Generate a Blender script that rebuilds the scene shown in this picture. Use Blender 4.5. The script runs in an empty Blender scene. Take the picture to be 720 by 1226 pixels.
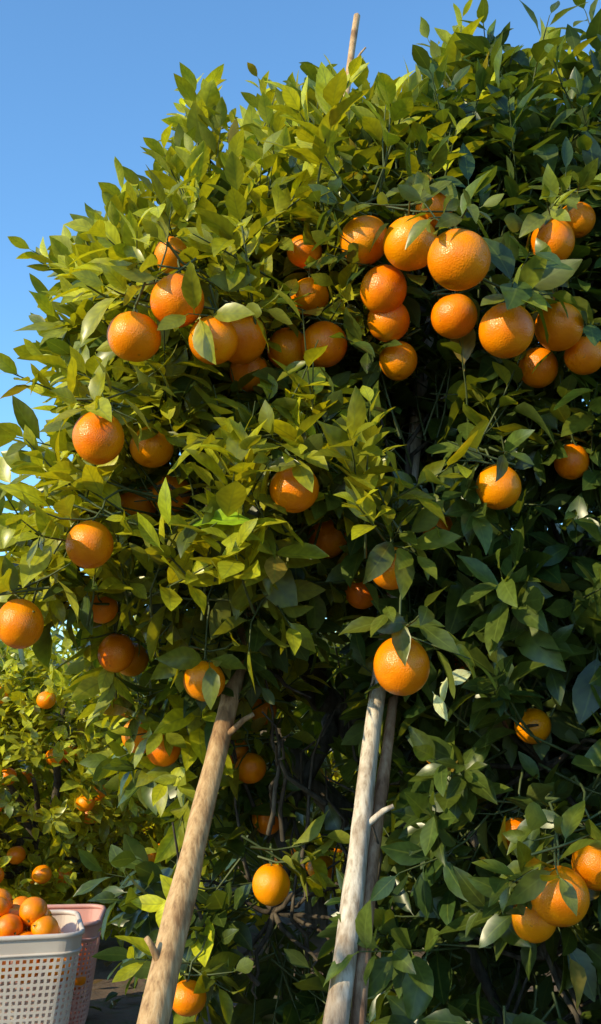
import bpy, math, random
import numpy as np
from mathutils import Vector
rng=np.random.default_rng(7); random.seed(7)
scene=bpy.context.scene
scene.view_settings.view_transform='Standard'; scene.view_settings.look='None'; scene.view_settings.exposure=0
def link(o,parent=None):
    scene.collection.objects.link(o)
    if parent: o.parent=parent
    return o
def empty(name,loc=(0,0,0)):
    e=bpy.data.objects.new(name,None); e.location=loc; e.empty_display_size=.1
    return link(e)
def norm(a): return a/np.maximum(np.linalg.norm(a,axis=-1,keepdims=True),1e-9)
# ------------------------------------------------------------ materials
def newmat(name):
    m=bpy.data.materials.new(name); m.use_nodes=True
    nt=m.node_tree; b=nt.nodes['Principled BSDF']; return m,nt,b,nt.nodes['Material Output']
def N(nt,t,**k):
    n=nt.nodes.new(t)
    for a,v in k.items(): setattr(n,a,v)
    return n
def ramp(nt,stops):
    r=N(nt,'ShaderNodeValToRGB'); e=r.color_ramp.elements
    while len(e)<len(stops): e.new(.5)
    for i,(p,c) in enumerate(stops):
        e[i].position=p; e[i].color=(*c,1)
    return r
def mixrgb(nt,a,b,f,mode='MIX'):
    m=N(nt,'ShaderNodeMix',data_type='RGBA',blend_type=mode)
    for sock,v in ((m.inputs[0],f),(m.inputs[6],a),(m.inputs[7],b)):
        if hasattr(v,'is_output'): nt.links.new(v,sock)
        elif isinstance(v,tuple): sock.default_value=(*v,1)
        else: sock.default_value=v
    return m.outputs[2]
def math_(nt,op,a,b=0.,c=None):
    m=N(nt,'ShaderNodeMath',operation=op)
    for i,v in enumerate((a,b,c)):
        if v is None: continue
        if hasattr(v,'is_output'): nt.links.new(v,m.inputs[i])
        else: m.inputs[i].default_value=v
    return m.outputs[0]
def leaf_material():
    m,nt,b,out=newmat('citrus_leaf')
    L=nt.links
    col=N(nt,'ShaderNodeAttribute',attribute_name='leafcol').outputs['Color']
    uv=N(nt,'ShaderNodeAttribute',attribute_name='leafuv')
    sep=N(nt,'ShaderNodeSeparateXYZ'); L.new(uv.outputs['Vector'],sep.inputs[0])
    ax=math_(nt,'ABSOLUTE',sep.outputs[0])
    mr=N(nt,'ShaderNodeMapRange'); L.new(ax,mr.inputs[0]); mr.inputs[1].default_value=.02; mr.inputs[2].default_value=.10; mr.inputs[3].default_value=.5; mr.inputs[4].default_value=0
    ph=math_(nt,'SUBTRACT',math_(nt,'MULTIPLY',sep.outputs[1],50.),math_(nt,'MULTIPLY',ax,10.))
    vein=math_(nt,'MULTIPLY_ADD',math_(nt,'SINE',ph),.07,1.)
    geo=N(nt,'ShaderNodeNewGeometry')
    nz=N(nt,'ShaderNodeTexNoise'); nz.inputs['Scale'].default_value=60; nz.inputs['Detail'].default_value=1; L.new(geo.outputs['Position'],nz.inputs['Vector'])
    f=math_(nt,'MULTIPLY',math_(nt,'MULTIPLY_ADD',nz.outputs['Fac'],1.,.5),vein)
    sc=N(nt,'ShaderNodeVectorMath',operation='SCALE'); L.new(col,sc.inputs[0]); L.new(f,sc.inputs['Scale'])
    c2=mixrgb(nt,sc.outputs[0],(.17,.22,.04),mr.outputs[0])
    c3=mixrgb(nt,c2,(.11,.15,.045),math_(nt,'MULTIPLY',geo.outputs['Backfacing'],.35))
    L.new(c3,b.inputs['Base Color'])
    L.new(math_(nt,'MULTIPLY_ADD',geo.outputs['Backfacing'],.25,.31),b.inputs['Roughness'])
    b.inputs['Specular IOR Level'].default_value=.5
    tr=N(nt,'ShaderNodeBsdfTranslucent')
    tc=mixrgb(nt,c3,(2.3,1.9,.3),1.,'MULTIPLY'); L.new(tc,tr.inputs[0])
    mx=N(nt,'ShaderNodeMixShader'); mx.inputs[0].default_value=.32
    L.new(b.outputs[0],mx.inputs[1]); L.new(tr.outputs[0],mx.inputs[2]); L.new(mx.outputs[0],out.inputs[0])
    return m
def orange_material():
    m,nt,b,out=newmat('orange_peel'); L=nt.links
    tc=N(nt,'ShaderNodeTexCoord'); oi=N(nt,'ShaderNodeObjectInfo')
    n1=N(nt,'ShaderNodeTexNoise'); n1.inputs['Scale'].default_value=22; n1.inputs['Detail'].default_value=3; L.new(tc.outputs['Object'],n1.inputs['Vector'])
    r=ramp(nt,[(.25,(.80,.135,.0)),(.55,(.95,.225,.0)),(.8,(.97,.31,.0))]); L.new(n1.outputs['Fac'],r.inputs[0])
    v=mixrgb(nt,r.outputs[0],(.97,.39,.0),math_(nt,'MULTIPLY',oi.outputs['Random'],.55))
    # small russet scars
    n3=N(nt,'ShaderNodeTexNoise'); n3.inputs['Scale'].default_value=75; n3.inputs['Detail'].default_value=2; L.new(tc.outputs['Object'],n3.inputs['Vector'])
    sc=ramp(nt,[(.70,(0,0,0)),(.76,(.5,.5,.5))]); L.new(n3.outputs['Fac'],sc.inputs[0])
    v=mixrgb(nt,v,(.35,.12,.02),sc.outputs[0])
    L.new(v,b.inputs['Base Color'])
    vo=N(nt,'ShaderNodeTexVoronoi'); vo.inputs['Scale'].default_value=380; L.new(tc.outputs['Object'],vo.inputs['Vector'])
    h=math_(nt,'MULTIPLY_ADD',n1.outputs['Fac'],2.2,vo.outputs['Distance'])
    bp=N(nt,'ShaderNodeBump'); bp.inputs['Strength'].default_value=.38; bp.inputs['Distance'].default_value=.0015; L.new(h,bp.inputs['Height']); L.new(bp.outputs[0],b.inputs['Normal'])
    b.inputs['Roughness'].default_value=.29; b.inputs['Specular IOR Level'].default_value=.42
    return m
def wood_material(name,dark,mid,light,sc=1.,rough=.75):
    m,nt,b,out=newmat(name); L=nt.links
    tc=N(nt,'ShaderNodeTexCoord'); mp=N(nt,'ShaderNodeMapping'); mp.inputs['Scale'].default_value=(110*sc,110*sc,6*sc); mp.inputs['Rotation'].default_value=(.42,-.18,0); L.new(tc.outputs['Object'],mp.inputs[0])
    n1=N(nt,'ShaderNodeTexNoise'); n1.inputs['Scale'].default_value=1; n1.inputs['Detail'].default_value=6; n1.inputs['Roughness'].default_value=.65; L.new(mp.outputs[0],n1.inputs['Vector'])
    r=ramp(nt,[(.32,dark),(.5,mid),(.68,light)]); L.new(n1.outputs['Fac'],r.inputs[0])
    n2=N(nt,'ShaderNodeTexNoise'); n2.inputs['Scale'].default_value=11; n2.inputs['Detail'].default_value=5; L.new(tc.outputs['Object'],n2.inputs['Vector'])
    r2=ramp(nt,[(.38,(.50,.40,.32)),(.50,(1,1,1))]); L.new(n2.outputs['Fac'],r2.inputs[0])
    c=mixrgb(nt,r.outputs[0],r2.outputs[0],.8,'MULTIPLY'); L.new(c,b.inputs['Base Color'])
    b.inputs['Roughness'].default_value=rough
    bp=N(nt,'ShaderNodeBump'); bp.inputs['Strength'].default_value=.7; bp.inputs['Distance'].default_value=.003; L.new(n1.outputs['Fac'],bp.inputs['Height']); L.new(bp.outputs[0],b.inputs['Normal'])
    return m
def simple(name,col,rough=.6,col2=None,scale=20.):
    m,nt,b,out=newmat(name); L=nt.links
    tc=N(nt,'ShaderNodeTexCoord'); n=N(nt,'ShaderNodeTexNoise'); n.inputs['Scale'].default_value=scale; n.inputs['Detail'].default_value=5
    L.new(tc.outputs['Object'],n.inputs['Vector'])
    r=ramp(nt,[(.35,col),(.7,col2 or tuple(min(1,c*1.25) for c in col))]); L.new(n.outputs['Fac'],r.inputs[0]); L.new(r.outputs[0],b.inputs['Base Color'])
    b.inputs['Roughness'].default_value=rough
    return m
M_leaf=leaf_material(); M_or=orange_material()
M_bark=wood_material('citrus_bark',(.035,.028,.02),(.09,.072,.055),(.16,.13,.1),.6,.9)
M_twig=simple('green_twig',(.05,.075,.02),.6,(.10,.12,.04),30)
M_calyx=simple('calyx',(.09,.12,.03),.7)
M_pole1=wood_material('pole_tan_wood',(.26,.14,.06),(.50,.30,.14),(.62,.42,.23))
M_pole2=wood_material('pole_grey_wood',(.32,.23,.16),(.60,.50,.40),(.74,.65,.55))
M_pole3=wood_material('pole_brown_wood',(.20,.10,.05),(.38,.22,.13),(.48,.32,.2))
M_white=simple('white_plastic',(.62,.52,.46),.45,(.72,.63,.57),6)
M_pink=simple('pink_plastic',(.60,.30,.25),.45,(.68,.38,.33),6)
# ------------------------------------------------------------ mesh helpers
def mesh_np(name,V,F,mats,smooth=True):
    me=bpy.data.meshes.new(name); V=np.asarray(V,np.float32); F=np.asarray(F,np.int32)
    me.vertices.add(len(V)); me.vertices.foreach_set('co',V.ravel())
    k=F.shape[1]; me.loops.add(F.size); me.loops.foreach_set('vertex_index',F.ravel())
    me.polygons.add(len(F)); me.polygons.foreach_set('loop_start',np.arange(0,F.size,k,dtype=np.int32))
    me.polygons.foreach_set('use_smooth',np.full(len(F),smooth))
    me.update(calc_edges=True)
    for m in mats: me.materials.append(m)
    return me
TR=np.array([0,.12,.22,.38,.56,.74,.89,1.]); WR=np.array([.05,.05,.46,.88,1.,.76,.36,.02])
def leaves_mesh(name,base,d,n,Ln,W,col,curl,fold):
    K=len(base); R=len(TR)
    d=norm(d); n=norm(n-d*(n*d).sum(1,keepdims=True)); b=np.cross(d,n)
    V=np.zeros((K,R,3,3),np.float32); UV=np.zeros((K,R,3,3),np.float32)
    ph=rng.uniform(0,6.28,K); amp=rng.uniform(.0,.03,K); tw=rng.normal(0,.35,K); sb=rng.normal(0,.11,K)
    for i,(t,w) in enumerate(zip(TR,WR)):
        c=base+d*(Ln*(t-.25*np.abs(curl)*t*t))[:,None]-n*(curl*Ln*t*t)[:,None]+b*(sb*Ln*t*t)[:,None]
        a=tw*t; bb=b*np.cos(a)[:,None]+n*np.sin(a)[:,None]; nn=n*np.cos(a)[:,None]-b*np.sin(a)[:,None]
        for j,s in enumerate((-1,0,1)):
            off=bb*(W*.5*w*s)[:,None]+nn*((fold*W*.5*w+amp*Ln*np.sin(t*9+ph+s)*(w>.1))*abs(s))[:,None]
            V[:,i,j]=c+off; UV[:,i,j]=(s,t,0)
    idx=np.arange(R*3).reshape(R,3); q=[]
    for i in range(R-1):
        for j in range(2): q.append((idx[i,j],idx[i,j+1],idx[i+1,j+1],idx[i+1,j]))
    q=np.array(q); F=(q[None]+(np.arange(K)*R*3)[:,None,None]).reshape(-1,4)
    me=mesh_np(name,V.reshape(-1,3),F,[M_leaf])
    C=np.ones((K,R*3,4),np.float32); C[:,:,:3]=col[:,None,:]
    at=me.attributes.new('leafcol','FLOAT_COLOR','POINT'); at.data.foreach_set('color',C.ravel())
    at=me.attributes.new('leafuv','FLOAT_VECTOR','POINT'); at.data.foreach_set('vector',UV.ravel())
    return me
class Tubes:
    def __init__(s): s.V=[]; s.F=[]
    def add(s,pts,rad,sides=6,jit=0.,cap=True):
        pts=[np.asarray(p,float) for p in pts]; o=len(s.V); n=len(pts)
        for i,p in enumerate(pts):
            t=pts[min(i+1,n-1)]-pts[max(i-1,0)]; t=t/(np.linalg.norm(t)+1e-9)
            a=np.cross(t,(0.13,1,0.05)); a/=np.linalg.norm(a)+1e-9; b=np.cross(t,a)
            for k in range(sides):
                an=6.28318*k/sides; r=rad[i]*(1+jit*math.sin(k*2.1+i*.35)*.6+jit*random.uniform(-.5,.5))
                s.V.append(p+a*math.cos(an)*r+b*math.sin(an)*r)
        for i in range(n-1):
            for k in range(sides):
                s.F.append((o+i*sides+k,o+i*sides+(k+1)%sides,o+(i+1)*sides+(k+1)%sides,o+(i+1)*sides+k))
        if cap:
            for e in (0,n-1):
                c=len(s.V); s.V.append(pts[e])
                for k in range(sides):
                    s.F.append((o+e*sides+k,o+e*sides+(k+1)%sides,c,c))
    def mesh(s,name,mat,smooth=True):
        me=bpy.data.meshes.new(name)
        me.from_pydata([tuple(v) for v in s.V],[],[tuple(dict.fromkeys(f)) for f in s.F])
        for p in me.polygons: p.use_smooth=smooth
        me.materials.append(mat); return me
def bez(a,b,sag,n=7,wob=.0):
    a=np.array(a,float); b=np.array(b,float); out=[]
    w=rng.normal(0,wob,(n+1,3)); w[0]=0; w[-1]=0
    for i in range(n+1):
        t=i/n; out.append(a*(1-t)+b*t+np.array(sag)*4*t*(1-t)+w[i])
    return out
# ------------------------------------------------------------ shoots -> leaves
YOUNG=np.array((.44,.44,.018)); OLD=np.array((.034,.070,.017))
def shoots_to_leaves(P,D,young,nl,size,tubes=None,tight=None):
    """P shoot base, D direction, young 0..1, nl leaves, size leaf length"""
    B=[];DD=[];NN=[];LL=[];CC=[];CU=[]
    for q,(p,d,y,k,sz) in enumerate(zip(P,D,young,nl,size)):
        tg=0 if tight is None else tight[q]
        d=d/np.linalg.norm(d); L=k*.0135*sz/.1+.02
        a=np.cross(d,(.3,.2,1.)); a/=np.linalg.norm(a); b=np.cross(d,a)
        bend=rng.normal(0,.25,3)+np.array((0,0,.25)); ph=rng.uniform(0,6.28)
        def at(t): return p+d*L*t+bend*L*t*t*.5
        if tubes is not None: tubes.add([at(-.6),at(0),at(.5),at(1)],[.0028,.0022,.0018,.001],4,cap=False)
        base_c=OLD*(1-y)+YOUNG*y
        base_c=base_c*rng.uniform(.75,1.25)
        for i in range(k):
            t=.1+.9*i/(k-1); an=ph+i*2.4
            rad=a*math.cos(an)+b*math.sin(an)
            op=math.radians((rng.uniform(50,85)*(1-t)+rng.uniform(18,50)*t)*(1-.35*tg))
            dr=d*math.cos(op)+rad*math.sin(op)+rng.normal(0,.12,3)
            dr[2]-=.20*(1-y)
            nn=d*.7+np.array((0,0,.75))+rng.normal(0,.25,3)-rad*math.cos(op)*.6
            B.append(at(t)); DD.append(dr); NN.append(nn)
            LL.append(sz*rng.uniform(.7,1.25)*(1-.35*t*t)); CU.append(rng.uniform(0,.35))
            cc=base_c*rng.uniform(.75,1.3)
            if rng.random()<.008: cc=np.array((.28,.2,.03))
            CC.append(cc)
    return [np.array(a) for a in (B,DD,NN,LL,CC,CU)]
def sph(n):
    v=rng.normal(size=(n,3)); return norm(v)
# ------------------------------------------------------------ fruit positions on the near tree (x,y,z,r)
FR=[(-.302,1.90,1.857,.049),(-.221,1.88,1.918,.049),(-.158,1.90,1.85,.0445),(-.111,2.0,1.888,.047),(-.356,1.88,1.664,.045),
(-.285,2.05,1.688,.042),(-.261,2.15,1.617,.042),(-.372,1.92,1.48,.042),(-.505,1.98,1.345,.042),(-.382,2.3,1.308,.038),
(-.369,2.42,1.299,.038),(-.182,2.1,1.246,.04),(-.351,2.45,1.136,.04),(-.293,2.4,1.109,.037),(-.059,2.3,.846,.038),
(-.01,1.88,1.572,.043),(.018,2.1,2.01,.04),(-.025,2.1,1.90,.042),(.046,2.05,1.893,.045),(.123,1.98,2.077,.046),
(.202,1.9,2.036,.05),(.272,1.78,1.953,.054),(.158,1.98,1.978,.044),(.17,2.02,1.931,.041),(.19,2.05,1.86,.037),
(.287,1.95,1.914,.043),(.363,1.85,1.851,.049),(.481,1.95,1.894,.045),(.488,2.0,2.084,.042),(.462,2.05,1.846,.038),
(.539,2.0,1.854,.038),(.358,1.95,1.59,.041),(.531,2.1,1.67,.034),(.161,1.95,1.442,.038),(.169,1.85,1.265,.047),
(.265,2.1,1.542,.03),(.446,2.15,1.161,.035),(.417,1.85,.898,.047),(.493,1.9,.94,.042),(.396,1.95,.845,.038),
(.324,2.3,1.276,.03),(.054,2.2,1.534,.042),(.126,2.2,1.427,.035),(-.332,2.2,1.611,.042),(-.103,2.1,1.853,.038),
(.053,2.9,.794,.036),(-.111,2.5,1.063,.035),(-.151,2.55,1.097,.034),(.40,2.1,.964,.03),(-.087,2.6,1.19,.032),
(-.222,2.3,.632,.036),(.008,2.1,2.107,.036),(-.256,2.05,2.077,.034),(-.398,2.2,1.394,.032),(-.077,2.6,.945,.034),
(.549,2.05,2.151,.037),(.257,1.98,2.14,.036),
(1.05,2.3,1.6,.042),(1.15,2.5,1.2,.042),(.95,2.2,2.0,.045),(1.2,2.6,1.9,.04),(.9,2.1,1.1,.044)]
FR=np.array(FR)
# ------------------------------------------------------------ near orange tree
LOBES=np.array([(-.37,2.3,2.03,.08),(-.26,2.32,2.00,.15),(-.10,2.38,2.15,.19),(.08,2.42,2.30,.19),(.34,2.4,2.22,.22),(.52,2.42,2.42,.18),(.76,2.4,2.32,.28),
(-.24,2.3,1.72,.19),(-.04,2.35,1.95,.28),(.3,2.32,2.05,.32),(.65,2.38,1.95,.36),
(-.40,2.28,1.47,.12),(-.14,2.2,1.58,.22),(.22,2.26,1.60,.28),(.60,2.36,1.5,.38),
(-.20,2.58,1.16,.15),(-.08,2.42,1.30,.17),(.50,2.3,1.08,.33),(.48,2.25,.72,.34),(-.06,2.6,.74,.22),(.85,2.35,.85,.35),(1.0,2.6,1.7,.4),(1.05,2.7,1.2,.4),(.95,2.8,2.2,.35),(.42,2.35,.50,.27),(.72,2.35,.50,.27)])
CORE_C=np.array((.52,3.10,1.58)); CORE_R=np.array((.76,.80,.95))
def hollow(p): return (((p-np.array((.06,2.40,1.02)))/np.array((.17,.66,.42)))**2).sum(-1)<1
P=[];Dn=[]
for i,(x,y,z,r) in enumerate(LOBES):
    n=int(4*math.pi*r*r*150*(1.6 if r<.25 else 1)); u=sph(n); rr=rng.uniform(.45,1.02,n)**.7
    p=np.array((x,y,z))+u*r*rr[:,None]
    keep=np.ones(n,bool)
    for j,(a,b,c,q) in enumerate(LOBES):
        if j!=i: keep&=np.linalg.norm(p-np.array((a,b,c)),axis=1)>q*.62
    keep&=(((p-CORE_C)/CORE_R)**2).sum(1)>.62
    keep&=~hollow(p); keep&=p[:,2]>.28
    g=np.sin(p[:,0]*17+2*np.sin(p[:,2]*5))+np.sin(p[:,2]*21+p[:,0]*6)+np.sin(p[:,1]*15)
    keep&=~((g<-.65)&(rng.random(n)<.93))
    P.append(p[keep]); Dn.append(u[keep])
n=800; u=sph(n); p=CORE_C+u*CORE_R*rng.uniform(.8,1.0,n)[:,None]
keep=~hollow(p)&(p[:,2]>.4)
for (a,b,c,q) in LOBES: keep&=np.linalg.norm(p-np.array((a,b,c)),axis=1)>q*.7
P.append(p[keep]); Dn.append(norm(u/CORE_R)[keep])
P=np.concatenate(P); Dn=np.concatenate(Dn)
# upright water shoots breaking the outline, in little sprays
WS=[];WD=[]
for (x,y,z,dx,dz) in [(-.46,2.28,2.10,-.8,.4),(-.43,2.3,2.15,-.5,.7),(-.40,2.3,2.16,-.2,1),(-.32,2.33,2.14,0,1),(-.26,2.38,2.24,-.2,1),(-.19,2.38,2.34,-.15,1),(-.21,2.36,2.38,-.1,1),(-.22,2.36,2.46,-.1,1),(-.12,2.4,2.42,0,1),(-.05,2.42,2.46,0,1),(.03,2.42,2.52,-.1,1),(.12,2.45,2.50,.2,1),(.20,2.42,2.46,.2,1),(.33,2.4,2.44,0,1),(.40,2.42,2.62,-.05,1),(.43,2.42,2.60,.1,1),(.50,2.42,2.58,0,1),(.60,2.4,2.56,0,1),(.68,2.4,2.60,.1,1),(.76,2.4,2.56,0,1),(-.40,2.3,1.90,-.8,.5),(-.38,2.3,1.80,-.8,.4),(-.40,2.3,1.66,-.8,.3),(-.46,2.28,1.55,-.9,.3),(-.50,2.28,1.44,-.9,.2),(-.45,2.22,1.40,-.8,0),(-.34,2.25,2.10,-.3,.8),(-.18,2.2,2.2,-.2,.8),(-.06,2.2,2.3,-.1,.9),(.05,2.2,2.38,0,.9),(.2,2.2,2.36,0,.9)]:
    for k in range(3):
        WS.append((x+rng.normal(0,.02),y+rng.normal(0,.03),z+rng.normal(0,.02))); WD.append((dx+rng.normal(0,.28),rng.normal(-.05,.25),dz+rng.normal(0,.1)))
# sun-struck sprays pushing out of the lit face
for (x,y,z) in [(-.16,1.98,2.02),(-.10,1.95,1.98),(-.28,2.0,2.0),(-.34,2.0,1.97),(-.05,1.98,1.72),(.03,1.95,1.70),(-.12,1.95,1.56),(-.16,1.9,1.50),(-.06,1.9,1.50),(-.10,1.92,1.42),(-.20,1.95,1.42),(-.24,1.98,1.40),(.09,1.92,1.62),(.14,1.92,1.56),(.16,1.9,1.52),(-.30,2.0,1.56),(-.42,2.0,1.50),(-.38,2.05,1.42),(-.48,2.05,1.45),(.05,2.0,2.2),(-.04,2.05,2.15),(.18,2.0,2.25),(-.36,1.98,1.76),(-.40,2.0,1.58)]:
    for k in range(2):
        WS.append((x+rng.normal(0,.02),y+rng.normal(0,.02),z+rng.normal(0,.02))); WD.append((rng.normal(-.2,.5),rng.normal(-.5,.2),rng.normal(.35,.3)))
WS=np.array(WS); WD=np.array(WD)
up=np.clip((P[:,2]-.9)/1.4,-.25,.9)
D=Dn*.75+np.stack([0*up,0*up,up*.8],1)+rng.normal(0,.32,P.shape)
yp=np.clip(.24+.42*(P[:,2]-1.4)+1.4*(-P[:,0]+.12),.02,.92)  # young growth plus painted contrast: yellower on sunlit left and top, darker right
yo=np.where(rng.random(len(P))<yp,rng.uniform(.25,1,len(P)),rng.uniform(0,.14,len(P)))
FP=[];FD=[];FY=[]
for (x,y,z,r) in FR:
    for k in range(3):
        a=rng.uniform(0,6.28); FP.append((x+.01*math.cos(a),y+.01,z+r*1.1+.012*k)); FD.append((math.cos(a)*1.,math.sin(a)*.8-.45,rng.uniform(-.55,.4))); FY.append(rng.uniform(.2,.9) if x<.1 else rng.uniform(0,.35))  # right-hand spurs get darker leaves, shade put into their colour
wy=np.where((WS[:,0]<.3),rng.uniform(.55,1.1,len(WS)),rng.uniform(.3,.9,len(WS)))
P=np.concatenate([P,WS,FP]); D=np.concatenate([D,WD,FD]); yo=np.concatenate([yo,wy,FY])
tight=np.zeros(len(P)); tight[-len(FP)-len(WS):-len(FP)]=1
nl=rng.integers(7,12,len(P)); nl[-len(FP):]=rng.integers(4,7,len(FP)); sz=rng.uniform(.086,.134,len(P)); sz[-len(FP):]*=.85; sz[-len(FP)-len(WS):-len(FP)]*=.88
tree=empty('orange_tree',(.42,3.1,0))
def child(name,me,par):
    o=bpy.data.objects.new(name,me); link(o,par); o.location=-Vector(par.location) ; return o
tw=Tubes()
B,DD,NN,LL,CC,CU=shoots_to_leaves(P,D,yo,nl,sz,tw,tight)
nfl=int(nl[-len(FP):].sum()); spur=np.zeros(len(B),bool); spur[-nfl:]=True
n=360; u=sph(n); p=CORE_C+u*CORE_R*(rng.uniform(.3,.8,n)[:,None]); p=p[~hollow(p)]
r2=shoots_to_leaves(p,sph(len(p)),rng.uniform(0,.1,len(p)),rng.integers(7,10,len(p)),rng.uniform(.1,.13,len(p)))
# a few individually noticeable leaves: broad bright one left of centre, near-white leaves added for a pale spot by the low fruit
ex=[np.array([(-.20,1.86,1.50),(-.22,1.86,1.49),(.235,1.98,1.225),(.25,1.98,1.24),(.25,1.98,1.20),(-.235,1.87,1.46)]),
    np.array([(1,-.25,.25),(-.3,-.3,1),(.3,-.3,-.6),(.7,-.2,.2),(.2,-.4,.9),(-.6,-.2,.7)]),
    np.array([(-.3,-.7,1),(-.8,-.5,.2),(-.6,-.8,.2),(-.3,-.8,.4),(-.5,-.8,.1),(-.6,-.6,.3)]),
    np.array([.125,.10,.06,.06,.055,.085]),np.array([(.30,.46,.02),(.36,.42,.02),(.78,.80,.42),(.82,.84,.45),(.8,.84,.4),(.34,.4,.02)]),np.full(6,.15)]
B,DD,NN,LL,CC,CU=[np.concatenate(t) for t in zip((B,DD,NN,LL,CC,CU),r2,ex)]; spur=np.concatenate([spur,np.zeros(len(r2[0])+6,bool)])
# leaves cannot sit inside fruit; fruit hangs fairly clear of the leaves on the picking side
mid=B+norm(DD)*LL[:,None]*.55; tip=B+norm(DD)*LL[:,None]*.9; keep=np.ones(len(B),bool); R1=rng.random(len(B))
GAPS=np.array([(.245,2.33,1.74,.05),(.256,2.36,1.79,.05),(.265,2.38,1.84,.05),(.279,2.41,1.90,.05),(-.155,2.17,1.14,.03),(-.137,2.22,1.24,.026),(-.12,2.26,1.33,.024),(-.105,2.30,1.40,.022),(-.16,1.85,1.52,.035),(.25,1.98,1.22,.035)])
for gi,(x,y,z,r) in enumerate(np.concatenate([FR,GAPS])):
    gap=gi>=len(FR)
    c=np.array((x,y,z)); v=np.array((0,0,1.2))-c; v/=np.linalg.norm(v)
    for q in (mid,tip,B+norm(DD)*LL[:,None]*.25):
        w=q-c; t=w@v; rad=np.linalg.norm(w-np.clip(t,0,.5)[:,None]*v,axis=1)
        if not gap: keep&=~(np.linalg.norm(w,axis=1)<r*1.05)
        lim=np.where((w[:,2]>r*.3)&(not gap),.15,.88)
        hit=((rad<r*.85)&(t>(.02 if gap else 0))&(R1<lim)&(~spur|(rad<r*.35)))
        hit[-6:]=False
        keep&=~hit
B,DD,NN,LL,CC,CU=[a[keep] for a in (B,DD,NN,LL,CC,CU)]
Wd=LL*rng.uniform(.34,.48,len(LL))
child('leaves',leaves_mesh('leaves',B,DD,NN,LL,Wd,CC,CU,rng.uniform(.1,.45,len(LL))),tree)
child('twigs',tw.mesh('twigs',M_twig),tree)
br=Tubes()
T0=(.42,3.1,-.05)
br.add(bez(T0,(.40,3.0,.75),(.02,0,0),8,.008),[.085,.075,.07,.066,.062,.06,.058,.056,.054],12,.12)
forks=[(.1,2.8,1.2),(.75,2.85,1.3),(.4,2.7,1.5),(.5,3.3,1.4),(-.1,3.0,1.15)]
for f in forks: br.add(bez((.40,3.0,.72),f,(0,0,-.05),7,.012),np.linspace(.045,.028,8),9,.1)
for (x,y,z,r) in LOBES:
    f=min(forks,key=lambda q:(q[0]-x)**2+(q[1]-y)**2+(q[2]-z)**2)
    br.add(bez(f,(x,y,z),(0,0,.06),8,.014),np.linspace(.022,.010,9),7,.1)
    for k in range(9):
        e=np.array((x,y,z))+sph(1)[0]*r*.85
        br.add(bez((x,y,z),e,rng.normal(0,.03,3),5,.008),np.linspace(.007,.0025,6),5,cap=False)
# bare twigs showing in the hollow under the crown
for k in range(26):
    a=np.array((rng.uniform(-.1,.25),rng.uniform(2.4,2.8),rng.uniform(.6,1.0))); e=a+np.array((rng.normal(0,.12),rng.normal(-.1,.1),rng.uniform(.15,.45)))
    br.add(bez(a,e,rng.normal(0,.03,3),6,.008),np.linspace(.006,.002,7),5,cap=False)
child('trunk_and_branches',br.mesh('branches',M_bark),tree)
st=Tubes()
for (x,y,z,r) in FR:
    L=min(LOBES,key=lambda q:(q[0]-x)**2+(q[1]-y)**2+(q[2]-z-.1)**2)
    top=np.array((x,y,z+r*.9)); e=top*.6+np.array(L[:3])*.4+np.array((0,0,.05))
    st.add(bez(top,e,(0,-.01,.03),7,.004),np.linspace(.0017,.0032,8),6,cap=False)
child('fruit_stalks',st.mesh('stalks',M_twig),tree)
# ------------------------------------------------------------ fruit meshes
def orange_mesh(k,seg=40,rings=28):
    rs=np.random.default_rng(k); V=[];F=[]
    lob=rs.uniform(.0,.02); p0=rs.uniform(0,6.28); sq=rs.uniform(.93,1.04)
    for i in range(rings+1):
        th=math.pi*i/rings
        for j in range(seg):
            ph=6.28318*j/seg
            r=1-.10*math.exp(-(th/.20)**2)-.07*math.exp(-((math.pi-th)/.13)**2)+lob*math.cos(3*ph+p0)*math.sin(th)+.02*math.sin(ph+p0)*math.cos(th*1.5)+.012*math.cos(9*ph)*math.exp(-((th-.28)/.16)**2)
            V.append((r*math.sin(th)*math.cos(ph),r*math.sin(th)*math.sin(ph),r*math.cos(th)*sq))
    for i in range(rings):
        for j in range(seg): F.append((i*seg+j,(i+1)*seg+j,(i+1)*seg+(j+1)%seg,i*seg+(j+1)%seg))
    nb=len(F)
    c=len(V); zt=.905*sq; V.append((0,0,zt+.03))
    for j in range(10):
        a=6.28318*j/10; r=.13 if j%2==0 else .07
        V.append((r*math.cos(a),r*math.sin(a),zt+(.025 if j%2==0 else .02)))
    for j in range(10): F.append((c,c+1+j,c+1+(j+1)%10))
    c=len(V)
    for h,r in ((zt,.045),(zt+.16,.035)):
        for j in range(6): V.append((r*math.cos(j*1.047),r*math.sin(j*1.047),h))
    for j in range(6): F.append((c+j,c+(j+1)%6,c+6+(j+1)%6,c+6+j))
    me=bpy.data.meshes.new('orange'); me.from_pydata([(x*.05,y*.05,z*.05) for x,y,z in V],[],F)
    me.materials.append(M_or); me.materials.append(M_calyx)
    for i,p in enumerate(me.polygons): p.use_smooth=True; p.material_index=0 if i<nb else 1
    return me
OM=[orange_mesh(k) for k in range(5)]
for i,(x,y,z,r) in enumerate(FR):
    o=bpy.data.objects.new('orange_fruit' ,OM[i%5]); link(o); o.location=(x,y,z); s=r/.05; o.scale=(s,s,s*random.uniform(.97,1.07))
    o.rotation_euler=(random.gauss(0,.25),random.gauss(0,.25),random.uniform(0,6.28))
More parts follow.
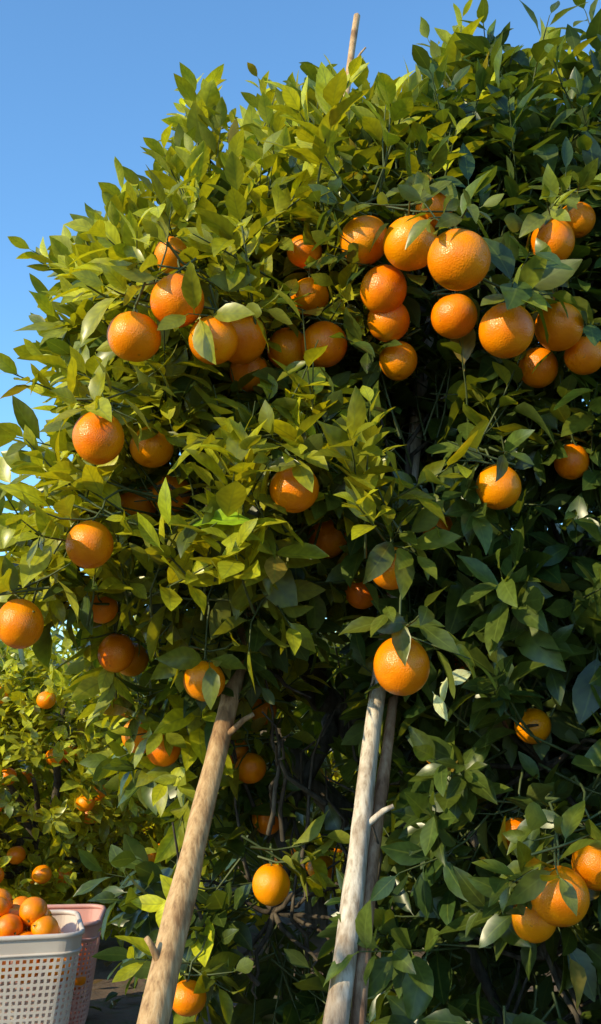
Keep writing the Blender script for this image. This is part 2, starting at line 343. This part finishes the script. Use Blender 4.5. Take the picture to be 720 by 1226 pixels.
# ------------------------------------------------------------ background orange trees
def bg_tree_meshes(seed,H,R,dens=95,yf=.92,nlob=20):
    lobs=[]
    for k in range(nlob):
        a=rng.uniform(0,6.28); h=rng.uniform(.18,.88); rr=R*.62*math.sqrt(max(.05,1-((h-.45)/.6)**2))
        lobs.append((rr*math.cos(a),rr*math.sin(a),h*H,R*rng.uniform(.28,.40)))
    lobs.append((0,0,H*.55,R*.7)); lobs=np.array(lobs); P=[];Dn=[]
    for i,(x,y,z,r) in enumerate(lobs):
        n=int(4*math.pi*r*r*dens); u=sph(n); p=np.array((x,y,z))+u*r*rng.uniform(.75,1.05,n)[:,None]
        keep=p[:,2]>.12
        for j,(a,b,c,q) in enumerate(lobs):
            if j!=i: keep&=np.linalg.norm(p-np.array((a,b,c)),axis=1)>q*.75
        P.append(p[keep]); Dn.append(u[keep])
    P=np.concatenate(P); Dn=np.concatenate(Dn)
    D=Dn*.7+rng.normal(0,.3,P.shape)+np.array((0,0,.45))
    yo=np.where(rng.random(len(P))<yf,rng.uniform(.5,1.15,len(P)),rng.uniform(0,.25,len(P)))
    B,DD,NN,LL,CC,CU=shoots_to_leaves(P,D,yo,rng.integers(7,11,len(P)),rng.uniform(.085,.12,len(P)))
    lm=leaves_mesh('leaves',B,DD,NN,LL,LL*.45,CC,CU,rng.uniform(.1,.4,len(LL)))
    t=Tubes(); t.add(bez((0,0,-.05),(0,0,H*.35),(.02,0,0),5),np.linspace(.07,.05,6),9,.1)
    for l in lobs: t.add(bez((0,0,H*.33),l[:3],(0,0,-.03),6,.01),np.linspace(.03,.01,7),6)
    fv=[];ff=[]
    q=np.array([v.co[:] for v in OM[0].vertices]); qf=[tuple(p.vertices) for p in OM[0].polygons if p.material_index==0]
    for l in lobs[:-1]:
        for m in range(5):
            u=sph(1)[0]; u[2]=-abs(u[2])*.6; c=l[:3]+norm(u)*l[3]*1.18
            if c[2]<.25 or math.hypot(c[0],c[1])<R*.5: continue
            o=len(fv); fv+= [tuple(v*.85+c) for v in q]; ff+=[tuple(a+o for a in f) for f in qf]
    fm=bpy.data.meshes.new('fruit'); fm.from_pydata(fv,[],ff); fm.materials.append(M_or)
    for p in fm.polygons: p.use_smooth=True
    return lm,t.mesh('trunk',M_bark),fm
BG=[bg_tree_meshes(1,1.5,.75),bg_tree_meshes(2,1.65,.8),bg_tree_meshes(3,2.6,.62,70,.3,26)]
# index 2: unseen tall tree, added and sized to shade the lower right of the subject tree
spots=[(-1.22,5.6,0,1.),(-2.6,6.1,1,1.),(.1,6.4,1,1.),(-2.0,8.2,0,1.05),(-.7,8.6,1,1.),(1.3,6.3,0,1.3),(2.7,4.2,0,1.5),(-1.6,11.,0,1.1),(-3.2,11.,1,1.1),(-1.66,-.08,2,1.)]
for i,(x,y,k,s) in enumerate(spots):
    e=empty('orange_tree',(x,y,0)); e.rotation_euler=(0,0,i*1.9); e.scale=(s,s,s)
    for nm,me in zip(('leaves','trunk','fruit'),BG[k]):
        link(bpy.data.objects.new(nm,me),e)
# ------------------------------------------------------------ prop poles
def pole(name,pts,rads,mat,stubs=(),sides=14,seed=0):
    random.seed(seed)
    pts=np.array(pts,float); seg=np.linalg.norm(np.diff(pts,axis=0),axis=1); cum=np.concatenate([[0],np.cumsum(seg)])/seg.sum()
    n=70; tt=np.linspace(0,1,n); C=np.stack([np.interp(tt,cum,pts[:,k]) for k in range(3)],1)
    ker=np.hanning(17); ker/=ker.sum()
    Cs=np.stack([np.convolve(np.pad(C[:,k],8,mode='reflect',reflect_type='odd'),ker,'valid') for k in range(3)],1)
    Cs[:,0]+=.004*np.sin(tt*17+seed); rad=np.interp(tt,cum,rads)
    for kx in (.12,.27,.41,.55,.72): rad*=1+.12*np.exp(-((tt-kx-.02*math.sin(seed+kx*9))/.012)**2)
    t=Tubes(); t.add(list(Cs),rad,sides,.09)
    for (tp,vec,rr) in stubs:
        p=Cs[int(tp*(n-1))]; v=np.array(vec)
        t.add([p,p+v*.35,p+v*.7+np.array((0,0,.004)),p+v],[rr*1.3,rr,rr*.85,rr*.7],8,.08)
    o=bpy.data.objects.new(name,t.mesh(name,mat)); link(o); return o
pole('wooden_prop_pole',[(-.370,1.629,-.02),(-.243,1.95,.677),(-.105,2.30,1.415),(.05,2.70,2.26),(.180,3.12,3.33)],[.031,.0255,.0155,.012,.010],M_pole1,
  [(.355,(.065,-.012,.050),.006),(.245,(-.030,-.015,.06),.007),(.93,(.05,-.01,.07),.004)],seed=1)
pole('wooden_prop_pole',[(-.066,1.70,-.02),(.0556,1.95,.677),(.153,2.15,1.224),(.279,2.41,1.93),(.33,2.52,2.2)],[.024,.021,.0150,.015,.013],M_pole2,[(.46,(.06,-.01,.04),.006)],seed=2)
pole('wooden_prop_pole',[(-.012,1.73,-.02),(.094,1.96,.66),(.172,2.16,1.18),(.28,2.46,1.85)],[.016,.0135,.010,.008],M_pole3,seed=3)
# ------------------------------------------------------------ baskets
def basket(loc,rot,mat,w,dpt,h,fill,nm='plastic_basket'):
    e=empty(nm,loc); e.rotation_euler=(0,0,rot)
    rc=.07
    def loop(w,d):
        pts=[]
        for cx,cy,a0 in ((w/2-rc,d/2-rc,0),(-w/2+rc,d/2-rc,90),(-w/2+rc,-d/2+rc,180),(w/2-rc,-d/2+rc,270)):
            for k in range(7):
                a=math.radians(a0+k*15); pts.append((cx+rc*math.cos(a),cy+rc*math.sin(a)))
        pts=np.array(pts+[pts[0]]); s=np.concatenate([[0],np.cumsum(np.linalg.norm(np.diff(pts,axis=0),axis=1))]); s/=s[-1]
        nh=84; q=[]
        for i in range(nh): q+= [i/nh,(i+.45)/nh]
        return np.stack([np.interp(q,s,pts[:,k]) for k in (0,1)],1)
    zs=[0,.03]; nr=17; step=(h-.09)/nr
    for i in range(nr): zs+=[.03+step*(i+.60),.03+step*(i+1)]
    zs.append(h)
    V=[];F=[];n=168
    for z in zs:
        f=.80+.20*z/h; L=loop(w*f,dpt*f); V+=[(a,b,z) for a,b in L]
    for j in range(len(zs)-1):
        hole_row=(j>=1 and j<len(zs)-2 and (j%2==1))
        for i in range(n):
            if hole_row and i%2==1: continue
            F.append((j*n+i,j*n+(i+1)%n,(j+1)*n+(i+1)%n,(j+1)*n+i))
    F.append(tuple(range(n-1,-1,-1)))
    me=bpy.data.meshes.new('lattice_wall'); me.from_pydata(V,[],F); me.materials.append(mat)
    o=link(bpy.data.objects.new('lattice_wall',me),e); s=o.modifiers.new('s','SOLIDIFY'); s.thickness=.0035; s.offset=0
    t=Tubes(); L=loop(w,dpt); pts=[(a,b,h) for a,b in L[::2]]; pts.append(pts[0])
    t.add(pts,[.009]*len(pts),8); pts=[(a*.985,b*.985,h-.055) for a,b,_ in pts]; t.add(pts,[.005]*len(pts),8)
    link(bpy.data.objects.new('rim',t.mesh('rim',mat)),e)
    k=0
    for lay in range(5):
        hw=w/2-.075-.028*lay; hd=dpt/2-.075-.028*lay
        gx=int(hw*2/.085)+1; gy=int(hd*2/.085)+1
        for a in range(gx):
            for b in range(gy):
                if lay>2 and random.random()<.25*(lay-1): continue
                x=-hw+2*hw*a/max(1,gx-1)+random.uniform(-.01,.01); y=-hd+2*hd*b/max(1,gy-1)+random.uniform(-.01,.01)
                q=bpy.data.objects.new('orange_%d'%k,OM[k%5]); k+=1; link(q,e); q.location=(x,y,h-.09+.055*lay+fill-.3*(x*x+y*y)+random.uniform(-.008,.008)); q.rotation_euler=(random.uniform(0,3),random.uniform(0,3),0)
                s=random.uniform(.82,.95); q.scale=(s,s,s)
    return e
basket((-1.04,3.95,0),.25,M_white,.56,.44,.455,-.01)
basket((-1.03,4.50,0),.1,M_pink,.50,.40,.39,-.10)
# ------------------------------------------------------------ ground
me=bpy.data.meshes.new('ground'); 
g=160; xs=np.sign(np.linspace(-1,1,g))*np.abs(np.linspace(-1,1,g))**4*600
V=[];F=[]
for j in range(g):
    for i in range(g):
        x,y=xs[i],xs[j]+3; near=math.exp(-(x*x+y*y)/400)
        V.append((x,y,(.02*math.sin(x*2.1+y)*math.sin(y*1.7)-.02)*near-.005))
for j in range(g-1):
    for i in range(g-1): F.append((j*g+i,j*g+i+1,(j+1)*g+i+1,(j+1)*g+i))
me.from_pydata(V,[],F)
m,nt,b,out=newmat('orchard_soil'); L=nt.links; tc=N(nt,'ShaderNodeTexCoord')
n1=N(nt,'ShaderNodeTexNoise'); n1.inputs['Scale'].default_value=2.5; n1.inputs['Detail'].default_value=10; n1.inputs['Roughness'].default_value=.65; L.new(tc.outputs['Object'],n1.inputs['Vector'])
r=ramp(nt,[(.3,(.07,.045,.03)),(.52,(.15,.10,.07)),(.6,(.09,.10,.035)),(.75,(.2,.15,.1))]); L.new(n1.outputs['Fac'],r.inputs[0]); L.new(r.outputs[0],b.inputs['Base Color']); b.inputs['Roughness'].default_value=.95
bp=N(nt,'ShaderNodeBump'); bp.inputs['Distance'].default_value=.04; L.new(n1.outputs['Fac'],bp.inputs['Height']); L.new(bp.outputs[0],b.inputs['Normal'])
me.materials.append(m); link(bpy.data.objects.new('ground',me))
n=2500; B=np.stack([rng.uniform(-3,3,n),rng.uniform(1,8,n),rng.uniform(.0,.02,n)],1); DD=rng.normal(size=(n,3))*(1,1,.15); NN=np.tile((0,0,1.),(n,1))+rng.normal(0,.3,(n,3))
LL=rng.uniform(.06,.1,n); cc=np.where(rng.random(n)[:,None]<.5,np.array((.16,.1,.05)),np.array((.06,.09,.02)))*rng.uniform(.6,1.3,(n,1))
link(bpy.data.objects.new('fallen_leaves',leaves_mesh('fallen_leaves',B,DD,NN,LL,LL*.4,cc,rng.uniform(-.2,.3,n),rng.uniform(.1,.5,n))))
# ------------------------------------------------------------ light, sky, camera
sd=Vector((-.76,-.55,.50)).normalized()
sun=bpy.data.lights.new('sun','SUN'); sun.energy=5.; sun.angle=math.radians(.53); sun.color=(1,.85,.52)
so=link(bpy.data.objects.new('sun',sun)); so.rotation_euler=(-sd).to_track_quat('-Z','Y').to_euler(); so.location=(-4,-3,5)
w=bpy.data.worlds.new('World'); scene.world=w; w.use_nodes=True; nt=w.node_tree
bg=nt.nodes['Background']; sk=N(nt,'ShaderNodeTexSky',sky_type='NISHITA'); sk.sun_disc=False
sk.sun_elevation=math.asin(sd.z); sk.sun_rotation=math.atan2(sd.x,sd.y)%(2*math.pi); sk.air_density=1.; sk.dust_density=.5; sk.ozone_density=1.5
tint=mixrgb(nt,sk.outputs[0],(1.35,2.05,2.45),1.,'MULTIPLY')
nt.links.new(tint,bg.inputs[0]); bg.inputs[1].default_value=.118
cam=bpy.data.cameras.new('camera'); cam.sensor_fit='VERTICAL'; cam.sensor_height=24; cam.lens=12/math.tan(math.radians(25)); cam.clip_end=2000; cam.clip_start=.05
co=link(bpy.data.objects.new('camera',cam)); co.location=(0,0,1.2); co.rotation_euler=(math.radians(100),0,0); scene.camera=co
